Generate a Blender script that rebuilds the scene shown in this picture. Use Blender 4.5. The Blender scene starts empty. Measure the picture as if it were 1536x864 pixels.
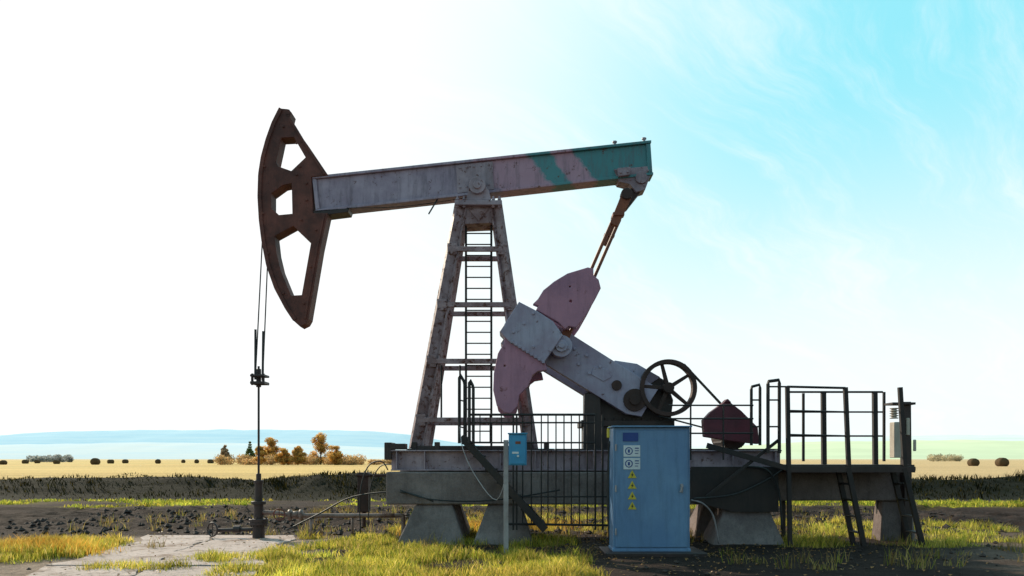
import bpy, math, random
import numpy as np
from mathutils import Vector, Matrix, noise as mnoise
random.seed(7); rng=np.random.default_rng(7)
F=1194.67; HZ=688.0; CH=1.45
scene=bpy.context.scene
scene.view_settings.view_transform='Standard'
try: scene.view_settings.look='None'
except Exception: pass
scene.view_settings.exposure=0
# elevation-drawing helper: survey units (x to right of 768, y below) at distance Y -> metres
def W(x,y,Y): return Vector(((x-768)/F*Y, Y, CH+(HZ-y)/F*Y))
def GR(x,y):
    Y=CH*F/(y-HZ); return ((x-768)/F*Y, Y)
# ---------------- materials
class N:
    def __init__(s,mat):
        mat.use_nodes=True; s.t=mat.node_tree; s.t.nodes.clear()
    def n(s,typ,**kw):
        nd=s.t.nodes.new(typ)
        for k,v in kw.items(): setattr(nd,k,v)
        return nd
    def l(s,a,b): s.t.links.new(a,b)
    def noise(s,vec,scale,detail=6,rough=.6):
        nd=s.n('ShaderNodeTexNoise'); nd.inputs['Scale'].default_value=scale; nd.inputs['Detail'].default_value=detail; nd.inputs['Roughness'].default_value=rough
        if vec is not None: s.l(vec,nd.inputs['Vector'])
        return nd.outputs['Fac']
    def ramp(s,fac,a,b):
        r=s.n('ShaderNodeMapRange'); r.inputs['From Min'].default_value=a; r.inputs['From Max'].default_value=b
        s.l(fac,r.inputs['Value']); return r.outputs['Result']
    def smooth(s,fac,a,b):
        r=s.n('ShaderNodeMapRange',interpolation_type='SMOOTHSTEP'); r.inputs['From Min'].default_value=a; r.inputs['From Max'].default_value=b
        s.l(fac,r.inputs['Value']); return r.outputs['Result']
    def mix(s,fac,a,b,mode='MIX'):
        m=s.n('ShaderNodeMix',data_type='RGBA',blend_type=mode)
        if isinstance(fac,(int,float)): m.inputs[0].default_value=fac
        else: s.l(fac,m.inputs[0])
        for v,i in ((a,6),(b,7)):
            if isinstance(v,tuple): m.inputs[i].default_value=(*v[:3],1)
            else: s.l(v,m.inputs[i])
        return m.outputs[2]
    def math(s,op,a,b=0.0):
        m=s.n('ShaderNodeMath',operation=op)
        for v,i in ((a,0),(b,1)):
            if isinstance(v,(int,float)): m.inputs[i].default_value=v
            else: s.l(v,m.inputs[i])
        return m.outputs[0]
    def scalevec(s,vec,sc):
        m=s.n('ShaderNodeMapping'); m.inputs['Scale'].default_value=sc; s.l(vec,m.inputs['Vector']); return m.outputs[0]
    def out(s,sh):
        o=s.n('ShaderNodeOutputMaterial'); s.l(sh,o.inputs['Surface'])
    def bsdf(s,col,rough=.6,metal=0.0,bump=None,bs=.3,bd=.02,spec=.4):
        b=s.n('ShaderNodeBsdfPrincipled')
        if isinstance(col,tuple): b.inputs['Base Color'].default_value=(*col[:3],1)
        else: s.l(col,b.inputs['Base Color'])
        if isinstance(rough,(int,float)): b.inputs['Roughness'].default_value=rough
        else: s.l(rough,b.inputs['Roughness'])
        b.inputs['Metallic'].default_value=metal
        b.inputs['Specular IOR Level'].default_value=spec
        if bump is not None:
            bp=s.n('ShaderNodeBump'); bp.inputs['Strength'].default_value=bs; bp.inputs['Distance'].default_value=bd
            s.l(bump,bp.inputs['Height']); s.l(bp.outputs[0],b.inputs['Normal'])
        return b.outputs[0]
def paint(name,base,alt,rustcol=(.11,.035,.02),rust=.5,rough=.55,scale=2.5,spec=.4,streak=.5):
    m=bpy.data.materials.new(name); k=N(m)
    tc=k.n('ShaderNodeTexCoord').outputs['Object']
    c=k.mix(k.ramp(k.noise(tc,scale,8,.65),.38,.62),base,alt)
    st=k.noise(k.scalevec(tc,(7,7,.8)),1.6,6,.7)
    c=k.mix(k.math('MULTIPLY',k.ramp(st,.48,.72),streak),c,tuple(v*.4 for v in base))
    rn=k.noise(tc,scale*3.2,10,.75)
    rf=k.ramp(rn,.72-.25*rust,.80-.25*rust)
    c=k.mix(rf,c,rustcol)
    fine=k.noise(tc,60,4,.7)
    c=k.mix(.35,c,k.mix(fine,(.35,.35,.35),(1,1,1)),'MULTIPLY')
    r=k.math('ADD',k.math('MULTIPLY',rf,.3),rough)
    k.out(k.bsdf(c,r,0,k.math('ADD',rn,k.math('MULTIPLY',fine,.3)),.25,.01,spec)); return m
M={}
M['grey']=paint('weathered_grey_paint',(.45,.34,.39),(.26,.18,.21),rust=.62)
M['leg']=paint('weathered_leg_paint',(.43,.30,.32),(.23,.13,.135),rust=.8,scale=3.2)
M['brown']=paint('rusty_brown_steel',(.20,.062,.045),(.085,.028,.022),rustcol=(.05,.02,.016),rust=.45,rough=.7)
M['darkbrown']=paint('dark_brown_steel',(.07,.032,.026),(.04,.02,.016),rust=.3,rough=.7)
M['pitman']=paint('rust_red_steel',(.28,.08,.035),(.15,.045,.03),rust=.3)
M['pink']=paint('faded_pink_paint',(.48,.22,.30),(.36,.17,.25),rustcol=(.16,.05,.04),rust=.5,scale=1.5,streak=.4)
M['crank']=paint('faded_blue_grey_paint',(.42,.38,.49),(.32,.25,.34),rust=.5,scale=1.7,streak=.4)
M['dark']=paint('oily_dark_steel',(.030,.020,.020),(.055,.032,.03),rust=.3,rough=.5)
M['black']=paint('black_railing_paint',(.014,.012,.013),(.035,.022,.02),rust=.35,rough=.55)
M['maroon']=paint('maroon_guard_paint',(.17,.03,.05),(.10,.022,.035),rust=.2)
M['blue']=paint('blue_cabinet_paint',(.17,.30,.48),(.13,.24,.42),rust=.22,rough=.42,scale=1.2,streak=.4)
M['blue2']=paint('bright_blue_box_paint',(.06,.33,.58),(.05,.27,.5),rust=.05,rough=.4,streak=.2)
M['white']=paint('white_sign',(.78,.80,.82),(.66,.68,.7),rust=.02,streak=.2)
M['navy']=paint('navy_label',(.03,.07,.28),(.03,.06,.22),rust=0,streak=.1)
M['yellow']=paint('yellow_sign',(.70,.55,.05),(.6,.47,.05),rust=.02,streak=.1)
M['cream']=paint('cream_enamel',(.6,.52,.44),(.45,.38,.31),rust=.4)
M['post']=paint('pale_post_paint',(.45,.41,.42),(.3,.25,.25),rust=.5)
M['cable']=paint('cable_rubber',(.02,.02,.022),(.03,.03,.03),rust=0)
M['pipe']=paint('pipe_paint',(.30,.22,.20),(.16,.09,.07),rust=.6)
def concrete(name,a,b,dirt=0.0):
    m=bpy.data.materials.new(name); k=N(m)
    tc=k.n('ShaderNodeTexCoord').outputs['Object']
    c=k.mix(k.ramp(k.noise(tc,1.3,9,.7),.35,.65),a,b)
    c=k.mix(k.math('MULTIPLY',k.ramp(k.noise(k.scalevec(tc,(5,5,.6)),1.8,5,.7),.5,.75),.6),c,tuple(v*.35 for v in a))
    f=k.noise(tc,45,8,.8)
    c=k.mix(.6,c,k.mix(k.ramp(f,.3,.7),(.45,.42,.4),(1,1,1)),'MULTIPLY')
    if dirt:
        dn=k.noise(tc,1.1,14,.78); c=k.mix(k.ramp(dn,.52,.60),c,k.mix(f,(.16,.10,.08),(.36,.26,.21)))
        dn=k.noise(k.scalevec(tc,(1.3,1,1)),2.9,14,.75); c=k.mix(k.ramp(dn,.56,.62),c,k.mix(f,(.06,.04,.035),(.16,.115,.09)))
    bp=k.noise(tc,14,10,.75)
    k.out(k.bsdf(c,.9,0,bp,.7,.035,.2)); return m
M['conc']=concrete('weathered_concrete',(.32,.26,.25),(.17,.13,.125))
M['slab']=concrete('pale_slab_concrete',(.66,.52,.48),(.52,.40,.36),dirt=.55)  # pale pinkish concrete of the pad, patchy with dirt
def beammat():
    m=bpy.data.materials.new('walking_beam_paint'); k=N(m)
    tc=k.n('ShaderNodeTexCoord').outputs['Object']
    sp=k.n('ShaderNodeSeparateXYZ'); k.l(tc,sp.inputs[0])
    wob=k.math('MULTIPLY',k.math('SUBTRACT',k.noise(tc,3.0,8,.75),.5),.55)
    u=k.math('ADD',k.math('ADD',sp.outputs[0],k.math('MULTIPLY',sp.outputs[2],.85)),wob)
    c=k.mix(k.ramp(k.noise(tc,1.8,8,.65),.38,.62),(.42,.33,.41),(.27,.20,.27))
    def band(a,b):
        return k.math('MULTIPLY',k.ramp(u,a-.04,a+.04),k.math('SUBTRACT',1.0,k.ramp(u,b-.04,b+.04)))
    o_=.23*6.95
    pk=k.math('MULTIPLY',band(3.5+o_,5.55+o_),.75)
    c=k.mix(pk,c,(.47,.25,.32))
    c=k.mix(band(4.58+o_,5.0+o_),c,(.08,.24,.26))
    c=k.mix(band(5.48+o_,12),c,(.065,.22,.24))
    st=k.noise(k.scalevec(tc,(6,6,.9)),1.7,6,.7)
    c=k.mix(k.math('MULTIPLY',k.ramp(st,.48,.70),.6),c,(.11,.08,.10))
    rn=k.noise(tc,7,10,.75); c=k.mix(k.ramp(rn,.58,.65),c,(.11,.04,.03))
    k.out(k.bsdf(c,.5,0,rn,.2,.01)); return m
M['beam']=beammat()
# ---------------- mesh builder
class MB:
    def __init__(s): s.V=[]; s.F=[]
    def add(s,v,f):
        o=len(s.V); s.V+= [tuple(x) for x in v]; s.F+=[tuple(i+o for i in q) for q in f]
    def box(s,c,sz):
        x,y,z=[v/2 for v in sz]; c=Vector(c)
        v=[c+Vector((a*x,b*y,d*z)) for a in(-1,1) for b in(-1,1) for d in(-1,1)]
        s.add(v,[(0,1,3,2),(4,6,7,5),(0,4,5,1),(2,3,7,6),(0,2,6,4),(1,5,7,3)])
    def beam(s,p,q,w,h,w2=None,h2=None):
        p=Vector(p);q=Vector(q); d=(q-p).normalized(); side=d.cross(Vector((0,0,1)))
        side=Vector((0,1,0)) if side.length<.05 else side.normalized()
        u=side.cross(d).normalized(); w2=w2 or w; h2=h2 or h
        v=[p+side*a*w/2+u*b*h/2 for a,b in((-1,-1),(1,-1),(1,1),(-1,1))]+[q+side*a*w2/2+u*b*h2/2 for a,b in((-1,-1),(1,-1),(1,1),(-1,1))]
        s.add(v,[(0,3,2,1),(4,5,6,7),(0,1,5,4),(1,2,6,5),(2,3,7,6),(3,0,4,7)])
    def ibeam(s,p,q,w,h,t=.02):
        p=Vector(p);q=Vector(q); d=(q-p).normalized(); side=d.cross(Vector((0,0,1)))
        side=Vector((0,1,0)) if side.length<.05 else side.normalized()
        u=side.cross(d).normalized()
        s.beam(p+u*(h/2-t/2),q+u*(h/2-t/2),w,t); s.beam(p-u*(h/2-t/2),q-u*(h/2-t/2),w,t)
        s.beam(p,q,t*.8,h-2*t-.002)
    def cyl(s,p,q,r,n=14,r2=None):
        p=Vector(p);q=Vector(q); d=(q-p).normalized(); a=d.orthogonal().normalized(); b=d.cross(a); r2=r if r2 is None else r2
        v=[];f=[]
        for i in range(n):
            t=2*math.pi*i/n; e=a*math.cos(t)+b*math.sin(t); v+=[p+e*r,q+e*r2]
        for i in range(n):
            j=(i+1)%n; f.append((2*i,2*j,2*j+1,2*i+1))
        f.append(tuple(range(2*n-2,-1,-2))); f.append(tuple(range(1,2*n,2))); s.add(v,f)
    def tube(s,pts,r,n=6,sub=5):
        P=[Vector(p) for p in pts]
        if sub>1 and len(P)>2:
            Q=[]
            for i in range(len(P)-1):
                p0=P[max(i-1,0)];p1=P[i];p2=P[i+1];p3=P[min(i+2,len(P)-1)]
                for k in range(sub):
                    t=k/sub
                    Q.append(.5*((2*p1)+(p2-p0)*t+(2*p0-5*p1+4*p2-p3)*t*t+(3*p1-p0-3*p2+p3)*t**3))
            Q.append(P[-1]); P=Q
        v=[];f=[]; a=None
        for i,p in enumerate(P):
            d=(P[min(i+1,len(P)-1)]-P[max(i-1,0)]).normalized()
            if a is None: a=d.orthogonal().normalized()
            a=(a-d*a.dot(d)).normalized(); b=d.cross(a)
            for j in range(n):
                t=2*math.pi*j/n; v.append(p+(a*math.cos(t)+b*math.sin(t))*r)
        for i in range(len(P)-1):
            for j in range(n):
                k=(j+1)%n; f.append((i*n+j,i*n+k,(i+1)*n+k,(i+1)*n+j))
        f.append(tuple(range(n-1,-1,-1))); f.append(tuple(range((len(P)-1)*n,len(P)*n))); s.add(v,f)
    def prism(s,pts,y0,y1,ref=None):
        ref=ref or y0; Q=[W(x,y,ref) for x,y in pts]; n=len(Q)
        v=[Vector((q.x,y0,q.z)) for q in Q]+[Vector((q.x,y1,q.z)) for q in Q]
        f=[tuple(range(n)),tuple(range(2*n-1,n-1,-1))]+[(i,i+n,(i+1)%n+n,(i+1)%n) for i in range(n)]
        s.add(v,f)
    def ring(s,c,R,r,y0,y1,n=40):
        v=[];f=[]
        for i in range(n):
            t=2*math.pi*i/n; cs,sn=math.cos(t),math.sin(t)
            for rr,y in((R,y0),(R,y1),(r,y1),(r,y0)): v.append((c[0]+cs*rr,y,c[2]+sn*rr))
        for i in range(n):
            j=(i+1)%n
            for k in range(4):
                l=(k+1)%4; f.append((4*i+k,4*i+l,4*j+l,4*j+k))
        s.add(v,f)
    def torus(s,c,R,r,axis,n=28,m=8):
        ax=Vector(axis).normalized(); a=ax.orthogonal().normalized(); b=ax.cross(a); c=Vector(c)
        v=[];f=[]
        for i in range(n):
            t=2*math.pi*i/n; e=a*math.cos(t)+b*math.sin(t)
            for j in range(m):
                u=2*math.pi*j/m; v.append(c+e*(R+r*math.cos(u))+ax*r*math.sin(u))
        for i in range(n):
            for j in range(m):
                f.append((i*m+j,((i+1)%n)*m+j,((i+1)%n)*m+(j+1)%m,i*m+(j+1)%m))
        s.add(v,f)
    def build(s,name,mat,parent=None,bevel=0.006,smooth=False):
        me=bpy.data.meshes.new(name); me.from_pydata(s.V,[],s.F); me.materials.append(mat)
        import bmesh
        bm=bmesh.new(); bm.from_mesh(me); bmesh.ops.recalc_face_normals(bm,faces=bm.faces); bm.to_mesh(me); bm.free()
        ob=bpy.data.objects.new(name,me); scene.collection.objects.link(ob)
        if bevel:
            b=ob.modifiers.new('bevel','BEVEL'); b.width=bevel; b.segments=1; b.limit_method='ANGLE'; b.angle_limit=math.radians(50)
        if smooth: 
            for p in me.polygons: p.use_smooth=True
        if parent is not None:
            ob.parent=parent; ob.matrix_parent_inverse=Matrix.Translation(-parent.location)
        return ob
def empty(name,loc):
    e=bpy.data.objects.new(name,None); e.location=loc; e.empty_display_size=.3; scene.collection.objects.link(e); return e
def plate(name,outer,holes,y0,y1,mat,parent,bev=.008):
    cu=bpy.data.curves.new(name,'CURVE'); cu.dimensions='2D'; cu.fill_mode='BOTH'; cu.extrude=(y1-y0)/2-bev; cu.bevel_depth=bev; cu.bevel_resolution=1
    for poly in [outer]+holes:
        sp=cu.splines.new('POLY'); sp.points.add(len(poly)-1)
        for i,(x,y) in enumerate(poly):
            w=W(x,y,y0); sp.points[i].co=(w.x,w.z,0,1)
        sp.use_cyclic_u=True
    ob=bpy.data.objects.new(name+'_c',cu); scene.collection.objects.link(ob)
    dg=bpy.context.evaluated_depsgraph_get(); me=bpy.data.meshes.new_from_object(ob.evaluated_get(dg))
    me.transform(Matrix.Translation((0,(y0+y1)/2,0))@Matrix.Rotation(math.pi/2,4,'X'))
    bpy.data.objects.remove(ob)
    o2=bpy.data.objects.new(name,me); scene.collection.objects.link(o2); me.materials.clear(); me.materials.append(mat); 
    for p in me.polygons: p.use_smooth=False
    o2.parent=parent; o2.matrix_parent_inverse=Matrix.Translation(-parent.location); return o2
def circ(x,y,r,n=10): return [(x+r*math.cos(2*math.pi*i/n),y+r*math.sin(2*math.pi*i/n)) for i in range(n)]
# ================= PUMPJACK
YC=14.6
pj=empty('pumpjack',Vector((0.5,14.6,0)))
yf=14.42
outer=[(419,163),(431,164),(436,168),(434,176),(437,180),(452,205),(464,222),(491,262),(466,265),(469,320),(491,320),(480,372),(462,478),(458,485),(450,489),(440,480),(428,462),(412,432),(400,398),(393,362),(389,330),(387,295),(388,262),(392,236),(399,210),(408,185)]
holes=[[(421,206),(441,205),(459,236),(437,257),(417,250),(413,243)],
       [(406,290),(424,277),(438,274),(439,321),(418,323),(406,312)],
       [(411,354),(440,338),(467,364),(453,443),(436,444),(420,405),(414,380)]]
plate('horsehead_frame',outer,holes,yf-.02,yf+.30,M['brown'],pj)
b=MB()
arc=[(419,163),(408,185),(399,210),(392,236),(388,262),(387,295),(389,330),(393,362),(400,398),(412,432),(428,462),(440,480)]
for i in range(len(arc)-1):
    p=W(*arc[i],yf-.02);q=W(*arc[i+1],yf-.02)
    for yy in (yf-.035,yf+.315):
        b.beam((p.x+.03,yy,p.z),(q.x+.03,yy,q.z),.02,.07)
inner=[(437,180),(464,222),(489,261)]; inner2=[(489,321),(478,372),(460,478)]
for L_ in (inner,inner2):
    for i in range(len(L_)-1):
        p=W(*L_[i],yf-.03);q=W(*L_[i+1],yf-.03); b.beam((p.x-.03,yf-.03,p.z),(q.x-.03,yf-.03,q.z),.018,.035)
for (x,y) in ((425,190),(445,215),(450,250),(452,330),(445,262),(460,300),(460,275),(474,345),(466,400),(456,455),(397,250),(395,320),(403,380),(425,440)):
    w=W(x,y,yf-.02); b.cyl((w.x,yf-.045,w.z),(w.x,yf-.015,w.z),.022,6)
b.build('horsehead_ribs_and_bolts',M['brown'],pj,.003)
b=MB()
b.prism([(466,316),(505,313),(524,312),(522,318),(490,322),(470,324)],yf+.0,yf+.34)
b.prism([(425,163),(434,164),(437,172),(428,174)],yf+.05,yf+.2)
b.build('horsehead_latch',M['dark'],pj)
# walking beam
b=MB()
TL,TR,BL,BR=(468,264),(977,210),(473,318),(980,262)
def lerp(a,c,t): return (a[0]+(c[0]-a[0])*t,a[1]+(c[1]-a[1])*t)
fl=4
b.prism([TL,TR,(TR[0],TR[1]+fl),(TL[0],TL[1]+fl)],yf,yf+.36)
b.prism([(BL[0],BL[1]-fl),(BR[0],BR[1]-fl),BR,BL],yf,yf+.36)
b.prism([(TL[0]+.4,TL[1]+fl+.2),(TR[0]-.4,TR[1]+fl+.2),(BR[0]-.4,BR[1]-fl-.2),(BL[0]+.4,BL[1]-fl-.2)],yf+.05,yf+.31,yf)
for t in (0.0,.985):
    a=lerp(TL,TR,t);c=lerp(BL,BR,t); a2=lerp(TL,TR,t+.012); c2=lerp(BL,BR,t+.012)
    b.prism([(a[0],a[1]+fl+.5),(a2[0],a2[1]+fl+.5),(c2[0],c2[1]-fl-.5),(c[0],c[1]-fl-.5)],yf+.01,yf+.35,yf)
b.build('walking_beam',M['beam'],pj)
b=MB()
b.prism([(684,247),(739,241),(741,283),(686,289)],yf+.028,yf+.33,yf)
for x in (690,700,711,722,733):
    for y in (251,280):
        w=W(x,y-(x-690)*.1,yf); b.cyl((w.x,yf+.008,w.z),(w.x,yf+.035,w.z),.018,6)
for (x,y) in ((922,213),(966,208)):
    w=W(x,y+3,YC); b.cyl((w.x,YC,w.z-.05),(w.x,YC,w.z+.05),.025,8); b.cyl((w.x,YC,w.z+.02),(w.x,YC,w.z+.05),.045,6)
b.build('beam_saddle_plate',M['grey'],pj,.003)
b=MB()
b.prism([(699,300),(703,284),(709,277),(727,277),(733,285),(737,300)],YC-.28,YC+.28)
w=W(717,287,YC); b.cyl((w.x,YC-.34,w.z),(w.x,YC+.34,w.z),.15,24); b.cyl((w.x,YC-.37,w.z),(w.x,YC-.33,w.z),.07,16)
b.prism([(682,300),(753,300),(753,307),(682,307)],YC-.36,YC+.36)
for x in (686,696,740,749):
    w=W(x,300,YC-.3); b.cyl((w.x,YC-.3,w.z-.14),(w.x,YC-.3,w.z+.07),.02,6); b.cyl((w.x,YC-.3,w.z+.0),(w.x,YC-.3,w.z+.03),.035,6); b.cyl((w.x,YC-.3,w.z-.13),(w.x,YC-.3,w.z-.1),.035,6)
b.build('saddle_bearing',M['grey'],pj)
b=MB(); b.tube([W(658,296,14.5),W(652,306,14.45),W(643,321,14.4)],.015); b.tube([W(736,287,14.5),W(690,298,14.5),W(600,310,14.4),W(520,312,14.4)],.006)
b.build('grease_line',M['cable'],pj,0)
# samson post
b=MB()
def legpt(side,near,t):
    top=W(693 if side<0 else 744,308,YC); bot=W(624 if side<0 else 797,674,14.0)
    y0=YC+(-.24 if near else .24); y1=YC+(-.68 if near else .68)
    return Vector((top.x+(bot.x-top.x)*t, y0+(y1-y0)*t, top.z+(bot.z-top.z)*t))
for sd in (-1,1):
    for nr in (True,False):
        p=legpt(sd,nr,0);q=legpt(sd,nr,1); d=(q-p).normalized()
        wd=.20 if sd<0 else .16
        u=Vector((d.z,0,-d.x)).normalized()
        b.beam(p,q,.025,wd*.8,.025,wd)
        for s_ in (-1,1):
            off=u*(wd*.44)*s_
            b.beam(p+off*.85+Vector((0,.05,0)),q+off+Vector((0,.05,0)),.16,.024)
b.build('samson_post_legs',M['leg'],pj,.003)
b=MB()
for yy in (381,464,547,632):
    t=(yy-308)/(674-308)
    for nr in (True,False):
        p=legpt(-1,nr,t);q=legpt(1,nr,t); b.beam(p+Vector((0,-.02 if nr else .02,0)),q+Vector((0,-.02 if nr else .02,0)),.07,.085)
        if nr:
            for e_ in (p,q):
                b.box(e_+Vector((0,-.035,0)),(.17,.02,.2))
                for dx,dz in ((-.05,.06),(.05,.06),(-.05,-.06),(.05,-.06)): b.cyl(e_+Vector((dx,-.065,dz)),e_+Vector((dx,-.04,dz)),.014,6)
    for sd in (-1,1):
        b.beam(legpt(sd,True,t),legpt(sd,False,t),.06,.06)
b.prism([(697,309),(739,309),(741,334),(697,336)],YC-.25,YC+.25)
b.prism([(703,314),(733,314),(718,332)],YC-.27,YC-.252,YC-.25)
b.build('samson_post_crossbars',M['leg'],pj,.003)
b=MB()
for x in (699,737):
    b.beam(W(x,336,YC-.1),W(x,672,YC-.1),.04,.04)
z0=W(0,340,YC).z; z=1.75
while z<z0:
    b.cyl((W(699,0,YC-.1).x,YC-.1,z),(W(737,0,YC-.1).x,YC-.1,z),.012,6); z+=.2
for x in (662,690):
    b.cyl(W(x,548,YC-.5),W(x,628,YC-.5),.018,6)
b.build('post_ladder',M['black'],pj,0)
# equalizer and pitmans
XE=2.0
zE=1.45+(HZ-292)/F*13.93
b=MB()
b.prism([(921,254),(974,249),(976,262),(968,284),(955,288),(944,276),(928,272)],YC-.16,YC+.16)
w=W(962,267,YC-.16); b.cyl((w.x,YC-.2,w.z),(w.x,YC+.2,w.z),.11,20)
b.prism([(926,252),(946,250),(945,262),(928,264)],YC-.26,YC+.26)
for x,y in ((930,262),(940,261),(972,256),(966,278)):
    w=W(x,y,YC-.16); b.cyl((w.x,YC-.29 if x<945 else YC-.185,w.z),(w.x,YC-.1,w.z),.02,6)
b.build('tail_bearing',M['grey'],pj)
b=MB()
b.beam((XE,14.0,zE),(XE,15.2,zE),.13,.13)
b.beam((XE+.02,YC,zE),(W(958,272,YC).x,YC,zE+.35),.22,.2,.18,.16)
for y in (13.95,15.25): b.cyl((XE,y-.1,zE),(XE,y+.1,zE),.1,16)
b.build('equalizer_bar',M['darkbrown'],pj,.01)
pinX=(842-768)/F*13.9; pinZ=1.45+(HZ-518)/F*13.9
b=MB()
for y in (13.95,15.25):
    p=Vector((XE,y,zE-.03)); q=Vector((pinX,y,pinZ)); d=(q-p).normalized()
    n_=Vector((-d.z,0,d.x))
    b.beam(p,p+d*.55,.12,.19,.1,.15)
    for s_ in (-1,1): b.cyl(p+d*.5+n_*.055*s_,q-d*.2+n_*.05*s_,.030,10)
    b.beam(q-d*.3,q,.08,.14,.08,.18)
    b.box(p+d*.35,(.2,.16,.06))
b.build('pitman_arms',M['pitman'],pj)
# cranks + counterweights
arm=[(818,545),(812,500),(828,483),(862,505),(925,545),(987,583),(976,600),(962,624),(940,620),(880,583)]
lobeU=[(808,449),(816,436),(832,423),(852,411),(882,402),(889,404),(889,413),(897,420),(900,432),(893,446),(880,469),(872,480),(864,490),(853,488),(848,492),(838,482),(806,464),(809,458),(802,455)]
lobeL=[(758,506),(757,516),(748,530),(742,560),(741,585),(746,607),(757,618),(766,619),(775,609),(778,592),(791,579),(798,562),(806,556),(819,554),(817,545),(800,532),(790,520),(776,508)]
blk=[(779,454),(751,497),(764,511),(815,543),(843,503),(829,483),(806,468)]
def shift(pts,y,ref): # same metres, other plane
    return [(768+(x-768)*ref/y, HZ+(yy-HZ)*ref/y) for x,yy in pts]
for (tag,sgn) in (('near',1),('far',-1)):
    def rng_(a,c):
        return (a,c) if sgn==1 else (29.2-c,29.2-a)
    a0,a1=rng_(14.0,14.18)
    plate(f'crank_arm_{tag}',shift(arm,a0,14.0),[],a0,a1,M['crank'],pj)
    a0,a1=rng_(13.70,13.88)
    plate(f'counterweight_upper_{tag}',shift(lobeU,a0,13.7),[shift(circ(856,452,3.4),a0,13.7),shift(circ(855,430,2.5),a0,13.7)],a0,a1,M['pink'],pj,.015)
    plate(f'counterweight_lower_{tag}',shift(lobeL,a0,13.7),[shift(circ(757,549,3),a0,13.7)],a0,a1,M['pink'],pj,.015)
    a0,a1=rng_(13.66,14.19)
    plate(f'counterweight_block_{tag}',shift(blk,a0,13.66),[],a0,a1,M['crank'],pj,.015)
b=MB()
w=W(842,519,13.75)
b.cyl((w.x,13.74,w.z),(w.x,14.05,w.z),.19,24); b.cyl((w.x,13.69,w.z),(w.x,13.75,w.z),.11,8); b.cyl((w.x,13.65,w.z),(w.x,13.7,w.z),.05,12)
b.cyl((w.x,15.15,w.z),(w.x,15.46,w.z),.19,24)
for x,y in ((868,546),(884,560),(900,550),(880,533),(862,523),(938,605),(955,612),(965,590)):
    q=W(x,y,13.98); b.cyl((q.x,13.96,q.z),(q.x,14.02,q.z),.03,6)
for x,y in ((800,470),(786,485),(770,498),(800,520)):
    q=W(x,y,13.64); b.cyl((q.x,13.64,q.z),(q.x,13.69,q.z),.028,6)
for i in range(9):
    a=lerp((768,513),(815,543),i/8); q=W(a[0],a[1],13.68); b.box(q,(.05,.06,.05))
b.prism([(890,549),(912,554),(917,566),(905,572),(887,562)],13.985,14.0)
b.build('crank_pin_boss',M['crank'],pj)
b=MB()
for (x,y,r) in ((925,578,.09),(952,600,.2)):
    q=W(x,y,13.98); b.cyl((q.x,13.95,q.z),(q.x,14.03,q.z),r,20)
q=W(952,600,13.95); b.cyl((q.x,13.9,q.z),(q.x,15.3,q.z),.09,16)
b.build('crank_hub',M['darkbrown'],pj)
# gearbox
b=MB()
b.prism([(880,632),(880,590),(905,556),(922,541),(955,546),(1000,572),(1010,600),(1006,634)],14.22,14.98)
b.prism([(872,640),(1012,640),(1012,630),(872,630)],14.15,15.05)
q=W(950,590,14.2)
b.cyl((q.x,14.19,q.z),(q.x,15.01,q.z),.36,28); 
for x in range(880,1008,14):
    q=W(x,632,14.18); b.cyl((q.x,14.17,q.z),(q.x,14.17,q.z+.07),.02,6)
b.prism([(878,680),(878,640),(918,640),(918,680)],14.2,15.0); b.prism([(960,680),(960,640),(1005,640),(1005,680)],14.2,15.0)
b.prism([(877,590),(900,590),(906,680),(875,680)],14.05,14.2)
b.build('gear_reducer',M['dark'],pj,.012)
b=MB(); b.prism([(908,556),(922,541),(955,546),(990,566),(975,576),(940,560)],14.16,14.21,14.2)
b.build('gear_reducer_cover',M['crank'],pj)
# pulley
b=MB()
c=W(1002,582,14.0); PR=.50
b.ring(c,PR,PR-.075,13.93,14.11,48)
for k in range(5):
    t=math.radians(90+72*k+14); e=Vector((math.cos(t),0,math.sin(t)))
    b.beam(Vector((c.x,14.02,c.z))+e*.05,Vector((c.x,14.02,c.z))+e*(PR-.06),.06,.075,.05,.055)
b.cyl((c.x,13.9,c.z),(c.x,14.3,c.z),.095,18)
b.build('belt_pulley',M['darkbrown'],pj,.006)
b=MB(); m2=W(1096,640,14.0)
for yy in (13.97,14.02,14.07):
    b.beam((c.x+.28,yy,c.z+.42),(m2.x+.06,yy,m2.z+.16),.02,.018); b.beam((c.x-.15,yy,c.z-.49),(m2.x-.08,yy,m2.z-.12),.02,.018)
b.build('drive_belt',M['cable'],pj,0)
b=MB()
b.prism([(1055,630),(1066,618),(1091,600),(1112,616),(1137,641),(1139,666),(1100,662),(1057,655)],13.75,13.92)
b.prism([(1086,603),(1091,598),(1097,604)],13.72,13.93,13.75)
b.build('belt_guard',M['maroon'],pj,.01)
b=MB()
q=W(1098,655,14.3); b.cyl((q.x,14.15,q.z),(q.x,14.9,q.z),.23,20); b.cyl((q.x,13.95,q.z),(q.x,14.15,q.z),.04,10)
for k in range(14):
    t=2*math.pi*k/14; b.beam((q.x+.23*math.cos(t),14.2,q.z+.23*math.sin(t)),(q.x+.23*math.cos(t),14.8,q.z+.23*math.sin(t)),.02,.03)
b.box((q.x,14.5,q.z-.3),(.7,.7,.1)); b.box((q.x+.1,14.45,q.z-.42),(.9,.6,.12))
b.build('electric_motor',M['dark'],pj)
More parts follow.
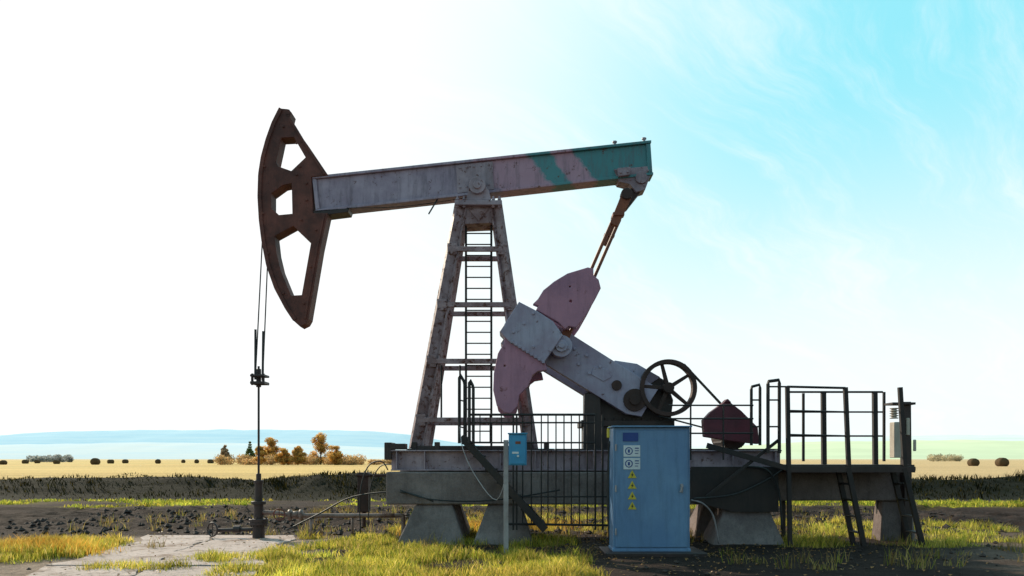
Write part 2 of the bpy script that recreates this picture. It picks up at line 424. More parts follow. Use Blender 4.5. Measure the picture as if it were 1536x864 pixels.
# skid
b=MB()
def zz(y,Y): return 1.45+(HZ-y)/F*Y
XL,XR=W(586,0,13.65).x, W(1173,0,13.65).x
zt,zb=zz(675,13.65),zz(706,13.65)
for y in (13.75,15.45): b.ibeam((XL,y,(zt+zb)/2),(XR,y,(zt+zb)/2),.2,zt-zb,.022)
for x in (XL+.1,-1.5,-.2,.4,1.4,2.2,3.0,3.8,XR-.1):
    b.beam((x,13.77,(zt+zb)/2),(x,15.43,(zt+zb)/2),.12,(zt-zb)*.8)
    b.box((x,13.70,(zt+zb)/2),(.02,.09,zt-zb-.05))
b.build('skid_beams',M['grey'],pj,.003)
b=MB(); 
for i in range(10): b.box((XL+.55+i*.65,14.6,zt+.015),(.63,1.5,.02))
b.box((XL-.05,13.9,zt-.02),(.12,.5,.3)); b.box((XL+.1,13.8,zt+.06),(.3,.3,.1))
b.box((W(700,0,13.8).x,13.9,zt+.04),(1.9,.16,.07)); 
for x in (-1.7,-1.3,.3,.6): b.box((x,13.86,zt+.07),(.09,.12,.14))
b.build('skid_deck',M['dark'],pj)
# foundation
fd=empty('concrete_foundation',Vector((1,14.6,0)))
b=MB(); c0,c1=zz(708,13.6),zz(757,13.6)
xa,xb=W(579,0,13.6).x,W(1163,0,13.6).x
for y in (13.8,15.4): b.box(((xa+xb)/2,y,(c0+c1)/2),(xb-xa,.42,c0-c1))
for x in (xa+.3,.5,xb-.3): b.box((x,14.6,(c0+c1)/2),(.4,1.17,c0-c1-.04))
b.build('foundation_beams',M['conc'],fd,.02)
b=MB()
xb2=W(1362,0,14.0).x
b.box(((xb+.03+xb2)/2,14.25,.97),(xb2-xb-.03,.5,.52))
b.build('foundation_extension',M['conc'],fd,.02)
def frustum(mb,x0,x1,X0,X1,y0,y1,Y0,Y1,z0,z1):
    v=[(x0,y0,z0),(x1,y0,z0),(x1,y1,z0),(x0,y1,z0),(X0,Y0,z1),(X1,Y0,z1),(X1,Y1,z1),(X0,Y1,z1)]
    mb.add(v,[(0,3,2,1),(4,5,6,7),(0,1,5,4),(1,2,6,5),(2,3,7,6),(3,0,4,7)])
b=MB()
for px0,px1,pX0,pX1 in ((596,702,625,680),(708,802,732,782),(1058,1168,1084,1146)):
    for yc in (13.85,15.3):
        f=lambda p:(p-768)/F*13.8
        frustum(b,f(px0),f(px1),f(pX0),f(pX1),yc-.5,yc+.5,yc-.22,yc+.22,-.08,c1-.004)
f=lambda p:(p-768)/F*14.6
frustum(b,f(1300),f(1352),f(1305),f(1347),14.05,14.45,14.1,14.4,-.08,.705)
b.build('foundation_pedestals',M['conc'],fd,.02)
# ================= wellhead
wh=empty('wellhead',Vector((W(387,0,14.45).x,14.45,0)))
x0=W(388,0,14.45).x; Yw=14.45
b=MB()
for (za,zb_,r) in ((0,.25,.11),(.25,.30,.17),(.30,.36,.17),(.36,.62,.085),(.62,.68,.13),(.68,1.0,.07),(1.0,1.06,.085),(1.06,1.18,.045)):
    b.cyl((x0,Yw,za),(x0,Yw,zb_),r,18)
for k in range(8):
    t=k*math.pi/4; b.cyl((x0+.14*math.cos(t),Yw+.14*math.sin(t),.22),(x0+.14*math.cos(t),Yw+.14*math.sin(t),.39),.014,6)
b.cyl((x0-.75,Yw,.15),(x0,Yw,.17),.035,10); b.cyl((x0-.45,Yw,.17),(x0-.33,Yw,.17),.07,12)
b.torus((x0-.82,Yw-.05,.17),.12,.016,(.5,1,0)); b.cyl((x0-.93,Yw-.02,.17),(x0-.71,Yw-.08,.17),.01,6); b.cyl((x0-.82,Yw-.05,.06),(x0-.82,Yw-.05,.28),.01,6)
b.build('christmas_tree_body',M['dark'],wh)
b=MB()
b.tube([(x0,Yw,.47),(x0+.3,Yw,.47),(x0+.6,Yw-.02,.43),(x0+1.2,Yw-.02,.42),(-2.12,Yw-.02,.42)],.04,10)
b.cyl((x0+.55,Yw-.02,.43),(x0+.6,Yw-.02,.43),.1,14); b.cyl((x0+.75,Yw-.02,.43),(x0+.8,Yw-.02,.43),.1,14); b.cyl((x0+.61,Yw-.02,.43),(x0+.74,Yw-.02,.43),.07,12)
for x in (x0+.95,x0+1.7): b.cyl((x,Yw,-.02),(x,Yw,.4),.025,8)
b.tube([(-2.12,Yw-.02,.42),(-2.0,Yw-.02,.42),(-1.97,Yw-.02,.35),(-1.97,Yw-.02,-.05)],.04,10)
b.build('flowline',M['pipe'],wh,0,True)
b=MB(); b.torus((x0+.42,Yw-.16,.45),.1,.012,(0,1,.1)); b.cyl((x0+.42,Yw-.16,.45),(x0+.42,Yw,.45),.012,6); b.cyl((x0+.32,Yw-.16,.45),(x0+.52,Yw-.16,.45),.008,6)
b.cyl((x0+.42,Yw-.16,.35),(x0+.42,Yw-.16,.55),.008,6); b.build('valve_handwheel',M['brown'],wh,0)
b=MB()
zc=zz(570,Yw)
b.cyl((x0,Yw,1.1),(x0,Yw,zc+.25),.02,10)
b.build('polished_rod',M['dark'],pj,0)
b=MB()
xt=W(392,340,yf).x
for dy,dx,top in ((-.08,-.035,350),(.12,.035,360)):
    b.cyl((x0+dx,Yw+dy,zc),(xt+.03+dx*.6,14.55+dy,zz(top,14.5)),.012,8)
    b.cyl((x0+dx,Yw+dy,zc),(x0+dx*1.1,Yw+dy+.02,zz(495,Yw)),.022,8)
b.build('bridle_cables',M['cable'],pj,0)
b=MB()
b.box((x0+.02,Yw,zc+.07),(.26,.3,.04)); b.box((x0+.02,Yw,zc-.06),(.26,.3,.05)); b.cyl((x0,Yw,zc-.13),(x0,Yw,zc+.2),.045,10)
for dx in (-.09,.11): b.cyl((x0+dx,Yw-.08,zc-.1),(x0+dx,Yw-.08,zc+.11),.025,8)
b.build('carrier_bar',M['dark'],pj)
# ================= cabinet
cb=empty('electrical_cabinet',Vector((W(977,0,12).x,12.25,0)))
cx0,cx1=W(920,0,12).x,W(1035,0,12).x; ct=zz(641,12); cw=cx1-cx0; cm=(cx0+cx1)/2; cbz=.07
b=MB(); b.box((cm,12.27,(ct+cbz)/2),(cw,.52,ct-cbz)); b.build('cabinet_body',M['blue'],cb,.008)
b=MB(); b.box((cm,12.0,(ct+cbz)/2),(cw-.07,.03,ct-cbz-.09)); b.box((cm,12.25,ct+.012),(cw+.05,.6,.022)); 
b.box((cm,12.25,cbz),(cw+.02,.53,.05)); b.build('cabinet_door_and_roof',M['blue'],cb,.006)
b=MB(); hx=W(1022,0,12).x; hz=zz(732,12); b.box((hx,11.975,hz),(.035,.03,.13)); b.cyl((hx,11.93,hz+.03),(hx,11.98,hz+.03),.02,10); b.beam((hx,11.93,hz+.03),(hx-.03,11.93,hz-.06),.015,.022)
for z in (.35,1.0,1.62): b.cyl((cx0+.035,11.975,z-.05),(cx0+.035,11.975,z+.05),.014,8)
b.build('cabinet_handle_and_hinges',M['post'],cb,.002)
yS=11.98
def sign(mb,x0_,y0_,x1_,y1_,t=.004,yb=yS):
    a=W(x0_,y0_,12);c=W(x1_,y1_,12); mb.box(((a.x+c.x)/2,yb,(a.z+c.z)/2),(abs(c.x-a.x),t,abs(a.z-c.z)))
b=MB(); sign(b,935,668,960,685); sign(b,935,687,960,704); b.build('safety_notices',M['white'],cb,0)
b=MB(); sign(b,934,649,957,662)
for y in (676.5,695.5):
    q=W(943,y,12); b.ring((q.x,0,q.z),.058,.045,yS-.006,yS-.0025,20); b.box((q.x,yS-.004,q.z),(.03,.003,.05))
    sign(b,952,y-5,958,y-3.5,.003,yS-.004); sign(b,952,y-1,958,y,.003,yS-.004); sign(b,952,y+3,957,y+4,.003,yS-.004)
b.build('nameplate_and_symbols',M['navy'],cb,0)
b=MB()
for y in (712,728,744,759): b.prism([(948,y-7),(954.5,y+5),(941.5,y+5)],yS-.002,yS+.002,12)
b.build('hazard_triangles',M['yellow'],cb,0)
b=MB()
for y in (712,728,744,759): b.prism([(949,y-3.5),(946.3,y+.8),(948,y+.8),(947,y+4),(950.2,y-.4),(948.4,y-.4)],yS-.005,yS-.003,12)
b.build('hazard_bolts',M['cable'],cb,0)
b=MB(); b.box((cm+.03,12.2,.02),(cw+.36,.9,.07)); b.build('cabinet_base',M['dark'],cb,.01)
b=MB(); b.tube([W(917,830,12.5),W(913,760,12.5),W(914,690,12.5),W(915,662,12.4)],.03,8); b.build('cabinet_conduit',M['cable'],cb,0,True)
b=MB(); q=W(915,648,12.5); b.cyl((q.x,12.5,q.z-.09),(q.x,12.5,q.z+.05),.05,14); b.cyl((q.x,12.5,q.z+.05),(q.x,12.5,q.z+.09),.05,14,.02); b.build('yellow_beacon',M['yellow'],cb,.004)
# small box on post
jb=empty('junction_box_post',Vector((W(760,0,12.2).x,12.2,0)))
a=W(763,651,12.2); c=W(790,698,12.2)
b=MB(); b.box(((a.x+c.x)/2,12.27,(a.z+c.z)/2),(c.x-a.x,.2,a.z-c.z)); b.box(((a.x+c.x)/2,12.163,(a.z+c.z)/2),(c.x-a.x-.03,.014,a.z-c.z-.04)); b.box(((a.x+c.x)/2,12.26,a.z+.008),(c.x-a.x+.03,.25,.015)); b.build('junction_box',M['blue2'],jb,.005)
b=MB(); q=W(759,0,12.2); b.beam((q.x,12.24,0-.05),(q.x,12.24,zz(660,12.2)),.05,.075); b.build('steel_post',M['post'],jb,.004)
b=MB(); s=W(777,664,12.15); b.box((s.x,12.154,s.z),(.08,.003,.04)); b.build('box_label',M['pitman'],jb,0)
b=MB(); s=W(777,684,12.15); b.cyl((s.x,12.13,s.z),(s.x,12.157,s.z),.018,10); b.box((s.x-.04,12.154,s.z+.05),(.1,.003,.03)); b.build('box_lock',M['white'],jb,0)
b=MB(); b.tube([W(690,640,13.2),W(694,672,13),W(712,712,12.8),W(745,750,12.5),W(762,700,12.3)],.007,6); b.build('drooping_cable',M['post'],jb,0,True)
# ================= guard fence & stair (left)
gf=empty('guard_railing',Vector((0.6,13.25,0)))
b=MB(); Yg=13.3
for y in (622,634,664): b.cyl(W(706,y,Yg),W(893,y,Yg),.014 if y!=622 else .02,8)
b.cyl(W(762,786,Yg),W(917,788,Yg),.02,8); b.cyl(W(762,745,Yg),W(917,745,Yg),.012,8)
for x in (784,797,812,822,834,846,857,869,881): b.cyl(W(x,622,Yg),W(x,788,Yg),.011,6)
for x in (775,893,904,770): b.beam(W(x,622,Yg),W(x,795,Yg),.035,.03)
for x in (720,735,752): b.cyl(W(x,622,Yg),W(x,664,Yg),.010,6)
for y in (608,628,650): b.cyl(W(1003,y,Yg),W(1130,y,Yg),.014,8)
for x in (1036,1085): b.cyl(W(x,608,Yg),W(x,690,Yg),.015,8)
b.build('guard_rails',M['black'],gf,0)
b=MB()
def loop(xa_,ya_,xb_,yb_,bot,Y,r=.022):
    b.tube([W(xa_,bot,Y),W(xa_,ya_+4,Y),W(xa_+1,ya_,Y),W(xb_-1,yb_,Y),W(xb_,yb_+5,Y),W(xb_,bot,Y)],r,8,1)
loop(689,562,697,572,665,13.35,.026); loop(704,570,710,578,665,13.2,.026)
loop(1127,580,1140,577,668,13.4,.026); loop(1152,572,1169,570,680,13.2,.03)
for (y) in (600,640): b.cyl(W(689,y,13.35),W(697,y+2,13.35),.012,6); b.cyl(W(1152,y,13.2),W(1169,y,13.2),.014,6); b.cyl(W(1127,y,13.4),W(1140,y,13.4),.014,6)
b.build('handrail_loops',M['black'],gf,0)
b=MB()
p,q=W(692,655,13.35),W(818,795,13.05)
for dy in (0,.65):
    b.beam(p+Vector((0,dy,0)),q+Vector((0,dy,0)),.04,.12)
for i in range(7):
    c_=p.lerp(q,(i+.5)/7); b.box(c_+Vector((0,.33,0)),(.2,.62,.03))
p,q=W(1060,668,13.35),W(1190,705,13.2); b.beam(p,q,.05,.09)
p,q=W(1168,660,13.3),W(1060,745,13.3); b.beam(p,q,.04,.05)
# dark sheet added to stand in for the shade behind the cabinet
b.prism([(1037,700),(1168,700),(1168,768),(1100,768),(1037,752)],13.5,13.53)
b.build('access_stair',M['black'],gf,.003)
# ================= right platform
rp=empty('service_platform',Vector((5.9,13.6,0)))
b=MB(); YA,YB=13.2,14.3
zt2=zz(697,YA)
xA=W(1182,0,YA).x; xB=W(1372,0,YA).x
b.box(((xA+xB)/2,(YA+YB)/2,zt2-.02),(xB-xA,YB-YA,.04))
for y in (YA,YB): b.beam((xA,y,zt2-.08),(xB,y,zt2-.08),.05,.1)
for k in range(6):
    x=xA+(xB-xA)*k/5; b.beam((x,YA,zt2-.07),(x,YB,zt2-.07),.04,.06)
b.build('platform_deck',M['dark'],rp,.003)
b=MB()
b.beam(W(1181,580,YA),(W(1185,0,YA).x,YA,-.05),.06,.065)
for x in (1235,1312): b.beam(W(x,588,YA+.5),(W(x+1,0,YA+.5).x,YA+.5,zt2),.07,.075)
b.beam(W(1268,581,YA),W(1273,700,YA),.06,.065); b.beam(W(1350,581,YA),W(1357,700,YA),.06,.065)
b.beam(W(1326,588,YB),W(1326,692,YB),.04,.04); b.beam(W(1205,590,YB),W(1205,692,YB),.04,.04)
for y,rr in ((580,.020),(616,.016),(652,.016)):
    b.cyl(W(1181,y,YA),W(1268,y+2,YA),rr,8)
for y,rr in ((588,.018),(618,.015),(654,.015)):
    b.cyl(W(1181,y,YA+.5),W(1324,y,YA+.5),rr,8); 
b.cyl(W(1153,580,YA),W(1181,580,YA),.014,8)
b.build('platform_railing',M['black'],rp,0)
b=MB()
for xa_,xb_ in ((1272,1297),(1356,1385)):
    for dy in (0,.42):
        p=W(xa_,702,YA); q=Vector((W(xb_,0,YA).x,YA,-.05)); dv=Vector((0,dy,0))
        b.beam(p+dv,q+dv,.06,.08)
    for i in range(1,5):
        c_=p.lerp(q,i/5); b.beam(c_+Vector((0,.02,0)),c_+Vector((0,.4,0)),.08,.03)
b.beam((xB-.1,YB,zt2),(xB-.1,YB,0),.06,.06); b.beam((xA+.3,YB,zt2),(xA+.3,YB,0),.06,.06)
b.build('platform_legs_and_steps',M['black'],rp,.003)
tp=empty('transformer_post',Vector((W(1350,0,13.9).x,13.9,0)))
b=MB(); Yt=13.9
b.beam(W(1358,603,Yt),(W(1360,0,Yt).x,Yt,-.05),.15,.13); b.box(W(1350,606,Yt),(.40,.3,.04)); b.build('support_post',M['dark'],tp,.004)
b=MB()
b.box(W(1343,660,Yt-.05),(.12,.18,.62)); b.cyl(W(1341,612,Yt-.05),W(1341,628,Yt-.05),.045,12)
for k in range(5): b.cyl(W(1341,612+k*3.6,Yt-.05),W(1341,613.6+k*3.6,Yt-.05),.075,14)
b.box(W(1362,640,Yt-.09),(.05,.05,.3)); b.box(W(1372,668,Yt-.1),(.04,.05,.2))
b.build('transformer_case',M['cream'],tp,.01)
cab=MB()
cab.tube([W(541,800,13.9),W(540,740,13.9),W(552,700,13.9),W(572,692,13.8),W(582,705,13.75)],.012,6)
cab.tube([W(552,790,14.0),W(556,730,14.0),W(570,700,14.0),W(590,697,13.8)],.01,6)
cab.tube([W(600,735,13.5),W(640,748,13.45),W(700,752,13.45),W(760,748,13.4),W(840,735,13.5)],.012,6)
cab.tube([W(430,795,13.9),W(480,770,13.9),W(530,745,13.9),W(600,738,13.6),W(650,752,13.5)],.014,6)
cab.tube([W(1040,748,12.4),W(1100,742,13.3),W(1150,720,13.4),W(1180,700,13.45)],.016,6)
cab.tube([W(1120,700,13.4),W(1150,705,13.4),W(1168,735,13.4),W(1173,795,13.4)],.018,6)
cab.build('power_cables',M['cable'],None,0,True)
cab=MB(); cab.tube([W(1037,750,12.4),W(1055,756,12.6),W(1070,775,12.8),W(1078,815,12.9)],.014,6); cab.build('grey_hose',M['post'],None,0,True)
vb=MB(); vb.box(W(546,738,15.2),(.2,.3,.75)); vb.box(W(546,714,15.2)+Vector((0,0,.02)),(.26,.36,.05)); vb.cyl(W(546,760,15.2),W(546,790,15.2),.04,8); vb.box(W(566,713,15.2),(.5,.1,.05)); vb.build('valve_housing',M['darkbrown'],None,.01)
# ================= terrain
def nz(x,y,s,seed=0): return mnoise.noise(Vector((x*s+seed*17.3,y*s-seed*9.1,seed*3.7)))
def fbm(x,y,s,seed=0): return nz(x,y,s,seed)+.5*nz(x,y,s*2.1,seed+1)+.25*nz(x,y,s*4.3,seed+2)
def sstep(a,b_,v):
    t=min(1,max(0,(v-a)/(b_-a))); return t*t*(3-2*t)
def PL(y): return -6.0-(y-10)*.16+.35*nz(y,0,.9,80)
def PR_(y): return -3.25-(y-10)*.19+.25*nz(y,5,1.1,81)
def H(x,y):
    h=.03*fbm(x,y,.7,1)+.016*fbm(x,y,3.5,2)
    if y>26 and y<42:
        c=32+1.2*nz(x,0,.12,5)
        h+=(.66+.20*fbm(x,y,.35,7)+.12*fbm(x,y,1.6,8))*math.exp(-((y-c)/1.9)**2)
    if 15<y<25: h+=(.08*fbm(x,y,.9,9)+.09*fbm(x,y,2.6,10))*sstep(15.5,17,y)*sstep(25,23,y)
    h+=.17*math.exp(-((x+7.4)/1.0)**2-((y-12.3)/1.1)**2)
    if y>42: h=h*.6
    near=sstep(3,0,abs(y-13.5)-1)*sstep(11,8,abs(x))
    h*=1-.6*near
    if 8<y<15.1 and PL(y)<x<PR_(y): h=min(h,.02+.022*fbm(x,y,1.5,55))
    return h
def gmask(x,y):
    g=0
    n=fbm(x,y,.9,20)
    if 8<y<14.6 and -3.8<x<1.1: g=max(g,sstep(-.15,.35,n+.3*sstep(0,.9,min(x+3.8,1.1-x))-.08+.25*sstep(12.6,11,y)))
    if 9.5<y<14.6 and -9.5<x<-5.6: g=max(g,sstep(0,.5,n*.6+.9*sstep(2.0,.6,math.hypot((x+7.3)/1.0,(y-12.3)/1.2))-.25))
    if 9<y<12 and -5.6<x<-3.9: g=max(g,sstep(.1,.5,n+.5*sstep(1,.3,math.hypot((x+4.75)/.75,(y-10.6)/.55))))
    if 12.9<y<18 and x>3.6 and x<10: g=max(g,sstep(.0,.5,n*1.2+.28*sstep(12.9,13.6,y)))
    if 15<y<20 and -2.5<x<4: g=max(g,sstep(.0,.5,n+.1))
    if 22.5<y<28: g=max(g,sstep(-.1,.3,fbm(x,y*1.6,.3,22)+.14)*sstep(22.5,23.5,y)*sstep(28,27.2,y))
    return g
xs=np.concatenate([-np.geomspace(2500,13,46),np.arange(-12.8,12.81,.13),np.geomspace(13,2500,46)])
ys=np.concatenate([np.linspace(-60,6,16),np.arange(7,24,.12),np.arange(24,44,.22),np.geomspace(44.5,3200,70)])
V=[];C=[]
def gcol(x,y):
    soil=np.array((.032,.023,.023)); soil2=np.array((.078,.053,.047)); grass=np.array((.16,.13,.035)); field=np.array((.68,.47,.20)); berm=np.array((.016,.016,.010))
    n=.5+.5*max(-1,min(1,fbm(x,y,.5,30)*1.4))
    c=soil*(1-n)+soil2*n
    pl=sstep(-2.7,-3.6,x)*sstep(15.2,14.2,y)*sstep(-10,-7.2,x)*sstep(-.5,.2,fbm(x,y,.6,77)+.25)
    c=c+(np.array((.46,.35,.30))-c)*pl*.8
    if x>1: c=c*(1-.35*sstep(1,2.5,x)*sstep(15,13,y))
    if x>5: c=c+ (np.array((.24,.175,.15))-c)*sstep(6.2,8.2,x-(y-11)*.3+1.1*fbm(x,y,.8,88))*sstep(17,13,y)*.7
    if y<36: c=c+(grass-c)*gmask(x,y)*.8
    b_=sstep(27.2,28.2,y)*sstep(36.5,34.5,y); c=c+(berm-c)*b_
    f=sstep(34.0,36.5,y+nz(x,y,.4,33)); 
    fc=field*(1+.16*nz(x,y*4,.01,40))
    gg=sstep(.05,.5,nz(x*.3,y,.016,41))*.3
    fc=fc+(np.array((.40,.44,.19))-fc)*gg
    if x>y*.22: fc=fc+(np.array((.62,.45,.30))-fc)*.6
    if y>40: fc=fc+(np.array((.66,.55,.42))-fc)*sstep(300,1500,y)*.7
    return c+(fc-c)*f
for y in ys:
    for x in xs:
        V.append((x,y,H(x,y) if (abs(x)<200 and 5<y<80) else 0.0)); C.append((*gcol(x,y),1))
nx,ny=len(xs),len(ys)
Fc=[(j*nx+i,j*nx+i+1,(j+1)*nx+i+1,(j+1)*nx+i) for j in range(ny-1) for i in range(nx-1)]
me=bpy.data.meshes.new('ground'); me.from_pydata(V,[],Fc)
at=me.color_attributes.new('gcol','FLOAT_COLOR','POINT'); at.data.foreach_set('color',np.array(C,dtype=np.float32).ravel())
for p in me.polygons: p.use_smooth=True
gm=bpy.data.materials.new('ground_soil_and_stubble'); k=N(gm)
tc=k.n('ShaderNodeTexCoord').outputs['Object']; ga=k.n('ShaderNodeAttribute',attribute_name='gcol').outputs['Color']
n1=k.noise(tc,3.2,10,.75); n2=k.noise(tc,26,8,.8); n3=k.noise(k.scalevec(tc,(.02,.25,1)),1.0,8,.7)
c=k.mix(1.0,ga,k.mix(k.ramp(n1,.3,.7),(.5,.48,.46),(1.45,1.4,1.3)),'MULTIPLY')
c=k.mix(.8,c,k.mix(k.ramp(n2,.3,.7),(.55,.55,.55),(1.35,1.33,1.3)),'MULTIPLY')
c=k.mix(.7,c,k.mix(k.ramp(n3,.35,.65),(.75,.72,.7),(1.2,1.2,1.15)),'MULTIPLY')
k.out(k.bsdf(c,.95,0,k.math('ADD',n1,k.math('MULTIPLY',n2,.35)),1.0,.09,.1))
me.materials.append(gm)
go=bpy.data.objects.new('ground',me); scene.collection.objects.link(go)
# concrete pad slabs (partly sunk in the dirt)
b=MB()
def slab(P,z=.035):
    n=len(P); b.add([(x,y,z) for x,y in P]+[(x,y,-.06) for x,y in P],[tuple(range(n)),tuple(range(2*n-1,n-1,-1))]+[(i,(i+1)%n,(i+1)%n+n,i+n) for i in range(n)])
rows=[(7.6,10.6),(10.64,12.8),(12.83,14.95)]
for j,(ya_,yb_) in enumerate(rows):
    for i in range(2):
        def X(y,t): return PL(y)+(PR_(y)-PL(y))*t
        a_,c_=(0,.46,1)[i]+.004,(0,.46,1)[i+1]-.004
        pts=[]
        for (t0,y0_),(t1,y1_) in (((a_,ya_),(c_,ya_)),((c_,ya_),(c_,yb_)),((c_,yb_),(a_,yb_)),((a_,yb_),(a_,ya_))):
            for q in range(12):
                t=t0+(t1-t0)*q/12; y=y0_+(y1_-y0_)*q/12; jt=random.uniform(-.05,.05)
                pts.append((X(y,t)+jt*.8,y+random.uniform(-.02,.02)))
        slab(pts,.024+random.uniform(-.010,.010))
b.build('concrete_pad',M['slab'],None,.006)
# ================= grass
def grassmat():
    m=bpy.data.materials.new('grass_blades'); k=N(m); a=k.n('ShaderNodeAttribute',attribute_name='bcol').outputs['Color']
    d=k.n('ShaderNodeBsdfDiffuse'); t=k.n('ShaderNodeBsdfTranslucent'); k.l(a,d.inputs[0]); k.l(a,t.inputs[0])
    mx=k.n('ShaderNodeMixShader'); mx.inputs[0].default_value=.6; k.l(d.outputs[0],mx.inputs[1]); k.l(t.outputs[0],mx.inputs[2]); k.out(mx.outputs[0]); return m
GM=grassmat()
PAL=[(.70,.58,.09),(.42,.46,.06),(.75,.58,.18),(.16,.21,.03),(.55,.30,.06)]
def blades(name,pts,hmin,hmax,w,pal,hueshift=1.0):
    n=len(pts); P=np.array(pts); h=rng.uniform(hmin,hmax,n)*P[:,3]; a=rng.uniform(0,2*math.pi,n); ln=rng.uniform(.1,.8,n)*h; la=rng.uniform(0,2*math.pi,n)
    ww=w*rng.uniform(.6,1.3,n)
    dx,dy=np.cos(a)*ww/2,np.sin(a)*ww/2; lx,ly=np.cos(la)*ln,np.sin(la)*ln
    x,y,z=P[:,0],P[:,1],P[:,2]-.01
    v=np.stack([np.stack([x-dx,y-dy,z],1),np.stack([x+dx,y+dy,z],1),np.stack([x+dx*.7+lx*.35,y+dy*.7+ly*.35,z+h*.6],1),np.stack([x-dx*.7+lx*.35,y-dy*.7+ly*.35,z+h*.6],1),np.stack([x+lx,y+ly,z+h],1)],1).reshape(-1,3)
    me=bpy.data.meshes.new(name); 
    me.vertices.add(5*n); me.vertices.foreach_set('co',v.astype(np.float32).ravel())
    idx=np.arange(n)*5
    li=np.stack([idx,idx+1,idx+2,idx+3,idx+3,idx+2,idx+4],1).ravel()
    me.loops.add(7*n); me.loops.foreach_set('vertex_index',li.astype(np.int32))
    ls=np.stack([np.arange(n)*7,np.arange(n)*7+4],1).ravel(); me.polygons.add(2*n); me.polygons.foreach_set('loop_start',ls.astype(np.int32))
    me.update(calc_edges=True); me.validate()
    pc=np.array(pal)[rng.integers(0,len(pal),n)]*rng.uniform(.7,1.25,(n,1))
    cl=np.array([.9+.7*nz(p[0],p[1],1.3,50) for p in pts])[:,None]; pc=pc*cl
    hue=hueshift*np.array([max(0,nz(p[0],p[1],.55,52)) for p in pts])[:,None]; pc=pc*(1-hue)+pc.mean(1,keepdims=True)*np.array([[1.7,1.1,.25]])*hue
    col=np.repeat(np.concatenate([pc,np.ones((n,1))],1),5,axis=0)
    at=me.color_attributes.new('bcol','FLOAT_COLOR','POINT'); at.data.foreach_set('color',np.clip(col,0,1).astype(np.float32).ravel())
    me.materials.append(GM); ob=bpy.data.objects.new(name,me); scene.collection.objects.link(ob)
def scatter(n,x0_,x1_,y0_,y1_):
    out=[]; tries=0
    while len(out)<n and tries<n*3:
        tries+=1
        x=random.uniform(x0_,x1_); y=random.uniform(y0_,y1_); g=gmask(x,y)
        if random.random()<g*g: 
            for _ in range(6):
                xx=x+random.gauss(0,.045); yy=y+random.gauss(0,.045)
                out.append((xx,yy,H(xx,yy),.3+.8*g*(.7+.8*nz(x,y,2.2,70))))
    return out
pts=scatter(42000,-3.8,1.2,8.2,14.6)+scatter(12000,-9.5,-5.6,9.5,14.6)+scatter(2400,-5.7,-3.9,9.5,11.7)+scatter(14000,3.6,10,12.9,18)+scatter(9000,-2.5,4,15,20)
pts=[p for p in pts if not (cx0-.2<p[0]<cx1+.3 and 11.7<p[1]<12.7)]
blades('grass',pts,.05,.19,.011,[PAL[0],PAL[0],PAL[1],PAL[2],PAL[3]])
pts=scatter(22000,-24,24,22.5,28)
blades('meadow_grass',pts,.05,.15,.03,[PAL[0],PAL[1],PAL[1],PAL[3]])
out=[]
for _ in range(34000):
    x=random.uniform(-26,26); y=random.gauss(31.6,1.6)
    if random.random()<.5+.6*nz(x,y,.5,60): out.append((x,y,H(x,y),.35+1.2*max(0,nz(x,y,.8,61)+.2)))
blades('berm_weeds',out,.07,.26,.04,[(.012,.016,.006),(.020,.020,.007),(.010,.012,.006),(.05,.042,.012)],.3)
out=[]
for _ in range(380):
    x=random.uniform(-9,9.5); y=random.uniform(10,22)
    if PL(y)-.2<x<PR_(y)+.2 and y<15 : 
        if random.random()<.85: continue
    if cx0-.3<x<cx1+.3 and y<12.8: continue
    s_=random.uniform(.4,1.2)
    for _ in range(24):
        xx=x+random.gauss(0,.08);yy=y+random.gauss(0,.08); out.append((xx,yy,H(xx,yy),s_))
blades('dry_weeds',out,.06,.28,.011,[(.45,.33,.12),(.3,.2,.07),(.25,.25,.05)])
out=[]
for cxp,cyp,s_ in ((-6.7,12.0,.35),(-7.3,12.3,.4),(-7.0,11.8,.3),(.0,16.4,.5),(.6,16.8,.5),(-.6,16.2,.4),(2.6,14.9,.35),(-1.6,15.2,.3)):
    for _ in range(700):
        xx=cxp+random.gauss(0,s_);yy=cyp+random.gauss(0,s_*.7); out.append((xx,yy,H(xx,yy),1))
blades('autumn_grass',out,.08,.26,.012,[(.62,.30,.05),(.58,.38,.08),(.5,.38,.06)])
b=MB()
for _ in range(2600):
    if random.random()<.6: x=random.gauss(1.2,2.4); y=random.gauss(13.0,1.4)
    else: x=random.uniform(-8,8); y=random.uniform(9.5,17)
    if y<8.5: continue
    z=max(H(x,y),.034 if (PL(y)<x<PR_(y) and y<15) else -1)+.012; r=random.uniform(.012,.03); a=random.uniform(0,6.28); t=random.uniform(-.012,.012)
    b.add([(x+r*math.cos(a+q*1.57),y+r*math.sin(a+q*1.57)*.7,z+(t if q%2 else -t)) for q in range(4)],[(0,1,2,3)])
b.build('fallen_leaves',paint('fallen_leaf',(.42,.19,.05),(.28,.14,.04),rust=.2,scale=5),None,0)
b=MB()
for _ in range(2600):
    x=random.uniform(-11,11); y=random.uniform(9,22) if random.random()<.4 else random.uniform(15,23)
    r=random.uniform(.012,.05)*(1.7 if y>15 else 1); z=H(x,y)
    if PL(y)-.1<x<PR_(y) and y<15.2: 
        if random.random()<.5: continue
        r*=.5
    v=[]
    for a in ((1,0,0),(-1,0,0),(0,1,0),(0,-1,0),(0,0,1),(0,0,-1)): v.append((x+a[0]*r*random.uniform(.7,1.4),y+a[1]*r*random.uniform(.7,1.4),z+r*.3+a[2]*r*random.uniform(.4,.9)))
    b.add(v,[(0,2,4),(2,1,4),(1,3,4),(3,0,4),(2,0,5),(1,2,5),(3,1,5),(0,3,5)])
b.build('soil_clods',concrete('clod_soil',(.085,.062,.055),(.045,.032,.03)),None,0)
